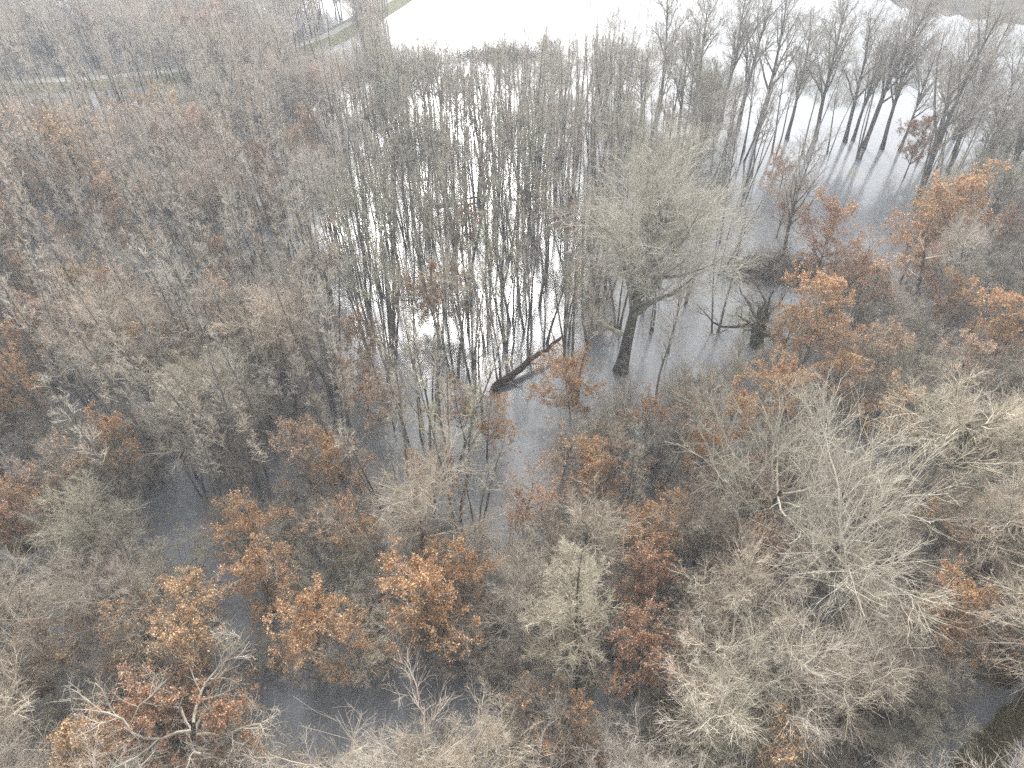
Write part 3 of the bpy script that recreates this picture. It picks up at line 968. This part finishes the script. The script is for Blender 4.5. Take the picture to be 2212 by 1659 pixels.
# ------------------------------------------------------------------ fallen wood
def log(base, tip, r0, r1, z0, z1, name, cat, label, stubs=6, mat='log', seed=0, twigs=0):
    rng = np.random.default_rng(seed)
    a, b = to_world(*base), to_world(*tip)
    a[2], b[2] = z0, z1
    n = 16
    s = np.linspace(0, 1, n)[:, None]
    Pm = a * (1 - s) + b * s
    Pm[1:-1] += rng.normal(size=(n - 2, 3)) * r0 * 0.22
    Rm = (r0 * (1 - s[:, 0]) + r1 * s[:, 0]) * (0.9 + 0.2 * rng.random(n))
    Rm[0] *= 0.35
    Rm[-1] *= 0.4
    v, f = tubes(Pm[None], Rm[None], 10, rng)
    e = bpy.data.objects.new(name, None)
    COL.objects.link(e)
    e.location = tuple(a)
    e['label'], e['category'] = label, cat
    v = v - a
    me = mesh_from('trunk', v, f, [M[mat]], smooth=True)
    o = bpy.data.objects.new('trunk', me)
    COL.objects.link(o)
    o.parent = e
    L = np.array([np.linalg.norm(b - a)])
    k = stubs
    P1, R1, L1, _ = spawn(Pm[None] - a, Rm[None], L, k, 0.15, 0.98, 60, 15, 0.22, SH['flat'], 6, 0.02, 0.15, r0 * 0.3, 0.02, rng)
    P1[:, :, 2] = np.abs(P1[:, :, 2] + a[2]) - a[2]
    parts = [tubes(P1, R1, 5, rng)]
    if twigs:
        P2, R2, L2, _ = spawn(P1, R1, L1, twigs, 0.2, 0.98, 45, 15, 0.5, SH['flat'], 4, 0.02, 0.15, 0.03, 0.01, rng)
        P3, R3, L3, _ = spawn(P2, R2, L2, 5, 0.2, 0.98, 45, 15, 0.5, SH['flat'], 3, 0.02, 0.15, 0.014, 0.008, rng)
        parts += [tubes(P2, R2, 4, rng), tubes(P3, R3, 3, rng)]
    cv, cf = join(parts)
    o = bpy.data.objects.new('branch', mesh_from('branch', cv, cf, [M['twig'] if twigs else M[mat]]))
    COL.objects.link(o)
    o.parent = e
    o.color = (0.8, 0.72, 0.7, 1)


log((1058, 852), (1215, 748), 0.46, 0.14, 0.25, 1.6, 'fallen_trunk', 'fallen trunk', 'thick dark fallen trunk with moss lying across the flooded pole stand', 9, seed=1, twigs=7)
log((1322, 279), (1215, 262), 0.22, 0.10, 0.12, 0.2, 'floating_log', 'log', 'long thin dark log floating in bright water by a forked tree', 4, seed=2)
log((938, 447), (1048, 430), 0.24, 0.08, 0.15, 0.5, 'floating_log', 'log', 'dark branching log lying on the bright water among thin poles', 7, seed=3, twigs=3)
log((1615, 855), (1650, 868), 0.12, 0.05, 0.1, 0.3, 'floating_log', 'log', 'short dark branch in grey water behind the pale domed tree', 4, seed=4)


def snag(base, top, label, seed):
    rng = np.random.default_rng(seed)
    b = to_world(*base)
    best = min(((math.hypot(to_world(*top, z)[0] - b[0], to_world(*top, z)[1] - b[1]) / z, z) for z in np.arange(2, 20, 0.2)))
    t = to_world(*top, best[1])
    n = 12
    s = np.linspace(0, 1, n)[:, None]
    Pm = b * (1 - s) + t * s
    Pm[1:] += rng.normal(size=(n - 1, 3)) * 0.08
    Rm = 0.33 * (1 - s[:, 0]) + 0.10 * s[:, 0]
    v, f = tubes((Pm - b)[None], Rm[None], 9, rng)
    e = bpy.data.objects.new('dead_snag', None)
    COL.objects.link(e)
    e.location = tuple(b)
    e['label'], e['category'] = label, 'snag'
    o = bpy.data.objects.new('trunk', mesh_from('trunk', v, f, [M['log']], smooth=True))
    COL.objects.link(o)
    o.parent = e
    P1, R1, L1, _ = spawn((Pm - b)[None], Rm[None], np.array([best[1]]), 9, 0.4, 1.0, 55, 15, 0.22, SH['flat'], 6, 0.05, 0.2, 0.09, 0.02, rng)
    P2, R2, L2, _ = spawn(P1, R1, L1, 6, 0.2, 1.0, 45, 15, 0.5, SH['flat'], 4, 0.03, 0.2, 0.03, 0.012, rng)
    cv, cf = join([tubes(P1, R1, 5, rng), tubes(P2, R2, 3, rng)])
    o = bpy.data.objects.new('crown', mesh_from('crown', cv, cf, [M['twig']]))
    COL.objects.link(o)
    o.parent = e
    o.color = (1.3, 1.25, 1.15, 1)


snag((1975, 695), (1998, 540), 'dead snag with a broken pale top and a dark foot in the rusty thicket', 5)


def brush(cx, cy, w, d, label, seed, num=900, hgt=1.2):
    """a raft of tangled sticks stranded on the water"""
    rng = np.random.default_rng(seed)
    c = to_world(cx, cy)
    dep = to_pix(*c)[2]
    W, Dp = w / F * dep, d
    st = np.stack([rng.normal(size=num) * W * 0.28, rng.normal(size=num) * Dp * 0.3, np.zeros(num)], axis=1)
    D = np.stack([rng.normal(size=num), rng.normal(size=num) * 0.6, np.abs(rng.normal(size=num)) * 0.45], axis=1)
    L = 0.7 + 1.6 * rng.random(num)
    Pb = grow(st, D, L, 4, -0.05, 0.2, rng)
    Pb[:, :, 2] = np.clip(Pb[:, :, 2] * hgt, -0.1, 3.0)
    Rb = np.linspace(0.03, 0.008, 4)[None, :] * (0.6 + 0.9 * rng.random((num, 1)))
    v, f = tubes(Pb, Rb, 4, rng)
    o = bpy.data.objects.new('brush_thicket', mesh_from('brush_thicket', v, f, [M['log'] if seed % 2 else M['twig']]))
    COL.objects.link(o)
    o.location = tuple(c)
    o.color = (0.40, 0.36, 0.34, 1)
    o['label'], o['category'] = label, 'thicket'


brush(1080, 122, 215, 7.0, 'long low thicket island standing in the glaring far water', 11, 2000, 1.7)
brush(830, 163, 230, 4.0, 'dark tangled raft of driftwood between far thin trees', 13, 1500, 1.2)
brush(1670, 585, 200, 5.0, 'dark tangle of brush behind the ivy-clad pollard', 16, 1700, 1.6)
brush(1760, 600, 120, 4.0, 'low dark brush beside the clear pool and rusty bushes', 18, 1000, 1.4)

# the long low limb of the giant and the ivy of the pollard
rng = np.random.default_rng(77)
gb = np.array([g['x'], g['y'], 0.0])
tipz = 11.0
tp = to_world(1236, 612, tipz)
st = to_world(1345, 705, 5.0)
st[:2] = gb[:2] + (np.array([tp[0], tp[1]]) - gb[:2]) * 0.05
s = np.linspace(0, 1, 9)[:, None]
Pl = st * (1 - s) + tp * s
Pl[:, 2] += 1.2 * np.sin(np.pi * s[:, 0]) * -1
Rl = np.linspace(0.26, 0.06, 9)
P1, R1, L1, _ = spawn(Pl[None], Rl[None], np.array([9.0]), 9, 0.3, 1.0, 45, 12, 0.30, SH['flat'], 6, 0.05, 0.13, 0.08, 0.02, rng)
P2, R2, L2, _ = spawn(P1, R1, L1, 8, 0.2, 1.0, 42, 12, 0.5, SH['fade'], 4, 0.04, 0.15, 0.03, 0.012, rng)
P3, R3, L3, _ = spawn(P2, R2, L2, 6, 0.2, 1.0, 42, 12, 0.5, SH['fade'], 3, 0.04, 0.15, 0.014, 0.008, rng)
cv, cf = join([tubes(Pl[None], Rl[None], 7, rng), tubes(P1, R1, 5, rng), tubes(P2, R2, 4, rng), tubes(P3, R3, 3, rng)])
bpy.context.view_layer.update()
inv = np.array(g['root'].matrix_world.inverted())
cv = cv @ inv[:3, :3].T + inv[:3, 3]
o = bpy.data.objects.new('limb', mesh_from('limb', cv, cf, [M['twig']]))
COL.objects.link(o)
o.parent = g['root']
o.color = (0.75, 0.82, 0.72, 1)

n = 2600
a, zz = rng.random(n) * 6.28, rng.random(n) ** 0.8 * 3.1
rr = 0.62 - 0.06 * zz + 0.12 * rng.random(n)
lv, lf = leaves_at(np.stack([np.cos(a) * rr, np.sin(a) * rr, zz], axis=1), 0.15, rng, 0.4)
o = bpy.data.objects.new('ivy', mesh_from('ivy', lv, lf, [M['ivy']]))
COL.objects.link(o)
o.parent = pl['root']

# ------------------------------------------------------------------ labels
ZONE = {'center': 'in the flooded pole stand over bright water', 'left': 'in the grey wood before the pale track', 'far': 'beyond the pale track', 'pool': 'in the open grey pool around the huge tree',
        'farright': 'near the open reedy water', 'right': 'in the rusty thicket', 'mid': 'in the flooded wood ahead of the pole stand', 'low': 'in the nearest part of the wood'}
LOOK = {'slender': ['thin pole-like tree with an upswept narrow crown', 'thin dark-stemmed tree'], 'round': ['rounded bare tree'], 'spread': ['wide-crowned bare tree'], 'shrub': ['low many-stemmed bare shrub']}


def tone(t):
    r, gg, b = t
    m = (r + gg + b) / 3
    if m > 1.22:
        return 'whitish'
    if gg > r * 1.02:
        return 'greenish-grey'
    if r > b * 1.12:
        return 'tan'
    if r > gg * 1.06:
        return 'pinkish-grey'
    return 'grey'


ORD = ['', 'second ', 'third ', 'fourth ', 'fifth ', 'sixth ']
MARKS = [t for t in TREES if t.get('short')]
MARKS += [dict(cpx=1135, cpy=800, short='the dark fallen trunk'), dict(cpx=1270, cpy=270, short='the thin floating log'), dict(cpx=1080, cpy=118, short='the low thicket island'),
          dict(cpx=1985, cpy=610, short='the dead snag'), dict(cpx=780, cpy=1530, short='the murky near pool'), dict(cpx=375, cpy=1130, short='the straight ditch'), dict(cpx=2120, cpy=1590, short='the grassy corner bank'),
          dict(cpx=1000, cpy=440, short='the branching log on bright water')]
buckets = {}
for t in TREES:
    if t['label']:
        continue
    look = t.get('look') or tone(t['tint']) + ' ' + {'slender': 'thin', 'round': 'rounded', 'spread': 'wide-crowned', 'shrub': 'low'}[t['kind']]
    noun = {'oak': 'oak', 'slender': 'pole tree', 'round': 'bare tree', 'spread': 'bare tree', 'shrub': 'shrub'}[t['kind']]
    mk = min((m for m in MARKS if m is not t), key=lambda m: (m['cpx'] - t['cpx']) ** 2 + (1.3 * (m['cpy'] - t['cpy'])) ** 2)
    dx, dy = t['cpx'] - mk['cpx'], 1.3 * (t['cpy'] - mk['cpy'])
    dist = math.hypot(dx, dy)
    if abs(dx) > abs(dy):
        rel = 'right of' if dx > 0 else 'left of'
    else:
        rel = 'in front of' if dy > 0 else 'behind'
    t['mk'], t['rel'], t['lk'] = mk['short'], rel, look
    buckets.setdefault((look, noun, rel, mk['short']), []).append((dist, t))
for (look, noun, rel, short), rows in buckets.items():
    rows.sort(key=lambda r: r[0])
    for i, (dist, t) in enumerate(rows):
        if i < len(ORD):
            o_ = ORD[i]
            t['label'] = f'{look} {noun}, {o_}{rel} {short}'
        else:
            t['label'] = f'{look} {noun} farther {rel} {short}'
            t['shared'] = True
GRP = {'slender': 'thin pole trees standing in the flood', 'round': 'bare trees of the flooded wood', 'spread': 'bare trees of the flooded wood', 'shrub': 'bare shrubs under the trees', 'oak': 'oaks that keep their brown leaves', 'poplar': 'tall poplars in the open water'}
for t in TREES:
    t['root']['label'] = t['label']
    if t['kind'] in GRP:
        t['root']['group'] = GRP[t['kind']]

# ------------------------------------------------------------------ light
SUN_EL, SUN_AZ = 33.0, -5.0                    # degrees above level; degrees from straight ahead, minus is to the left
w = bpy.data.worlds.new('World')
S.world = w
w.use_nodes = True
t = w.node_tree
bg = t.nodes['Background']
sky = t.nodes.new('ShaderNodeTexSky')
sky.sky_type = 'NISHITA'
sky.sun_disc = False
sky.sun_elevation = R(SUN_EL)
sky.sun_rotation = R(SUN_AZ)
sky.dust_density = 1.5
sky.air_density = 1.0
hs = t.nodes.new('ShaderNodeHueSaturation')
hs.inputs['Saturation'].default_value = 0.24
t.links.new(sky.outputs[0], hs.inputs['Color'])
t.links.new(hs.outputs[0], bg.inputs[0])
bg.inputs[1].default_value = 0.15
sun = bpy.data.lights.new('sun', 'SUN')
sun.energy = 1.7
sun.angle = R(19)
sun.color = (1.0, 0.97, 0.93)
so = bpy.data.objects.new('sun', sun)
COL.objects.link(so)
so.location = (0, 100, 90)
d = Vector((math.sin(R(SUN_AZ)) * math.cos(R(SUN_EL)), math.cos(R(SUN_AZ)) * math.cos(R(SUN_EL)), math.sin(R(SUN_EL))))
so.rotation_euler = d.to_track_quat('Z', 'Y').to_euler()

# ------------------------------------------------------------------ haze
HAZE = 0.0007
hz = bpy.data.meshes.new('haze')
hx0, hx1, hy0, hy1, hz0, hz1 = -430, 430, -45, 530, -1.6, 51.0
hz.from_pydata([(hx0, hy0, hz0), (hx1, hy0, hz0), (hx1, hy1, hz0), (hx0, hy1, hz0), (hx0, hy0, hz1), (hx1, hy0, hz1), (hx1, hy1, hz1), (hx0, hy1, hz1)], [],
               [(0, 3, 2, 1), (4, 5, 6, 7), (0, 1, 5, 4), (1, 2, 6, 5), (2, 3, 7, 6), (3, 0, 4, 7)])
m = bpy.data.materials.new('haze')
m.use_nodes = True
tt = m.node_tree
tt.nodes.clear()
out = tt.nodes.new('ShaderNodeOutputMaterial')
pv = tt.nodes.new('ShaderNodeVolumePrincipled')
pv.inputs['Color'].default_value = (0.90, 0.945, 1.0, 1)
pv.inputs['Density'].default_value = HAZE
pv.inputs['Anisotropy'].default_value = 0.35
tt.links.new(pv.outputs[0], out.inputs['Volume'])
hz.materials.append(m)
ho = bpy.data.objects.new('haze', hz)
COL.objects.link(ho)
ho['kind'] = 'stuff'

# ------------------------------------------------------------------ render settings
S.view_settings.view_transform = 'Standard'
S.view_settings.look = 'None'
S.view_settings.exposure = 1.78
S.view_settings.gamma = 1.0
c = S.cycles
c.max_bounces = 4
c.diffuse_bounces = 2
c.glossy_bounces = 2
c.transmission_bounces = 2
c.volume_bounces = 1
c.transparent_max_bounces = 4
c.use_denoising = False
c.denoiser = "OPENIMAGEDENOISE"
c.denoising_input_passes = "RGB_ALBEDO_NORMAL"
